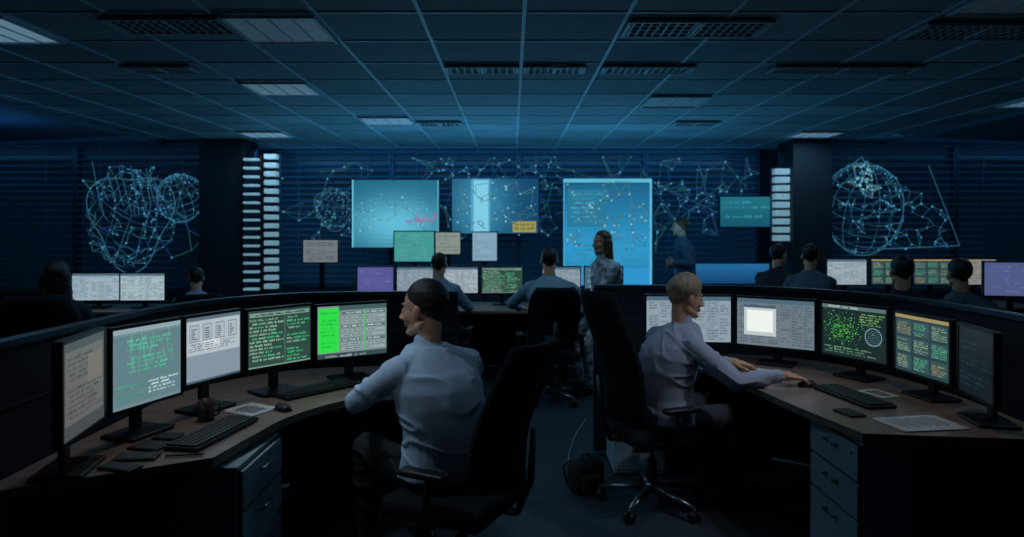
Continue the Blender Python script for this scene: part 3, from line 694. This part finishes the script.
# ------------------------------------------------------------ luminous louver columns
M_led=mk('led_slat',(.5,.6,.65,1),.4,emis=(.24,.46,.56,1),es=.45)
def column(x,y,z0,z1,two,nm='led_louver_column'):
    b=B(); b.box((0,.06,(z1)/2),(.08,.06,z1),M_blk); b.box((0,.03,.02),(.5,.3,.04),M_blk,bev=.01)
    n=int((z1-z0)/.115)
    for i in range(n):
        z=z0+(i+.5)*(z1-z0)/n
        if two:
            b.box((-.13,0,z),(.20,.12,.03),M_led,bev=.006,seg=2); b.box((.14,0,z+.04),(.17,.12,.065),M_led,bev=.006,seg=2)
        else: b.box((0,0,z),(.21,.12,.08),M_led,bev=.008,seg=2)
    for xx in((-.245,.01,.25) if two else (-.12,.12)): b.box((xx,.05,(z0+z1)/2),(.015,.04,z1-z0),M_cap)
    b.obj(nm,(x,y,0))
column(-3.45,9.4,.7,2.6,True); column(3.78,9.6,1.4,2.45,False)
# ------------------------------------------------------------ added lamps
def area(nm,loc,tgt,sx,sy,e,col):
    l=bpy.data.lights.new(nm,'AREA'); l.shape='RECTANGLE'; l.size=sx;l.size_y=sy;l.energy=e;l.color=col
    o=bpy.data.objects.new(nm,l); scene.collection.objects.link(o); o.location=loc
    o.rotation_euler=(V(tgt)-V(loc)).to_track_quat('-Z','Y').to_euler()
area('added_uplight',(0,8.6,1.3),(0,8.0,2.84),5,.3,36,(.10,.47,.80))  # added area light without a fixture, brightens the ceiling
area('added_wall_wash',(0,9.9,2.72),(0,10.7,1.6),7.4,.1,22,(.07,.42,.95))  # added wash lights without fixtures, give the walls their blue glow
area('added_wall_wash',(-6.2,9.1,2.7),(-6.0,9.85,1.9),3.4,.1,3.0,(.06,.35,.75))
area('added_wall_wash',(6.2,9.1,2.7),(6.0,9.85,1.9),3.4,.1,3.0,(.06,.35,.75))
area('soffit_fill',(-6.0,7.5,2.2),(-6.0,7.2,2.84),1.5,.3,2.5,(.06,.32,.8))  # area light without a fixture, tints the left soffit blue
def spot(x,y,tgt,e,col,ang,k=3):
    b=B(); b.tube([(0,0,0),(0,0,.02)],[.07,.075],M_bar,20); b.tube([(0,0,-.004),(0,0,.0)],[.05,.05],M_lamp[k],20); b.obj('added_downlight',(x,y,ZC-.022))  # invented fixture ring for each added fill spot
    l=bpy.data.lights.new('added_fill_spot','SPOT'); l.energy=e; l.color=col; l.spot_size=math.radians(ang); l.spot_blend=.9; l.shadow_soft_size=.08
    o=bpy.data.objects.new('added_fill_spot',l); scene.collection.objects.link(o); o.location=(x,y,ZC-.05); o.rotation_euler=(V(tgt)-V((x,y,ZC-.05))).to_track_quat('-Z','Y').to_euler()
spot(-1.55,2.75,(-.60,3.12,1.05),46,(.62,.83,1),46); spot(2.0,3.1,(1.1,3.85,1.0),42,(.70,.82,1),52); spot(.35,5.2,(.3,6.4,1.0),18,(.5,.8,1),60); spot(-1.3,3.4,(-1.3,3.0,.74),19,(1,.80,.68),64); spot(1.7,3.0,(1.75,3.4,.74),14,(1,.83,.74),64)  # added fill on operators and desks
spot(-.9,1.3,(-.42,3.1,1.2),22,(.72,.86,1),26); spot(.2,2.0,(.9,3.9,1.2),16,(.78,.88,1),26)  # added fill on the backs of the two near operators
spot(-5.2,9.0,(-5.25,9.9,1.75),16,(.08,.42,.9),50); spot(5.1,9.0,(5.15,9.9,1.85),16,(.08,.42,.9),50)  # added blue spots, put a halo on the wall behind the globes
w=bpy.data.worlds.new('night'); scene.world=w; w.use_nodes=True; w.node_tree.nodes['Background'].inputs[0].default_value=(.01,.03,.06,1); w.node_tree.nodes['Background'].inputs[1].default_value=.3
# ------------------------------------------------------------ camera
c=bpy.data.cameras.new('camera'); c.sensor_width=36; c.lens=36*683/1024; c.shift_y=-40.5/1024; c.clip_start=.05
c.dof.use_dof=True; c.dof.focus_distance=3.6; c.dof.aperture_fstop=1.9
co=bpy.data.objects.new('camera',c); scene.collection.objects.link(co); co.location=(0,0,1.6); co.rotation_euler=(math.radians(90),0,0)
scene.camera=co
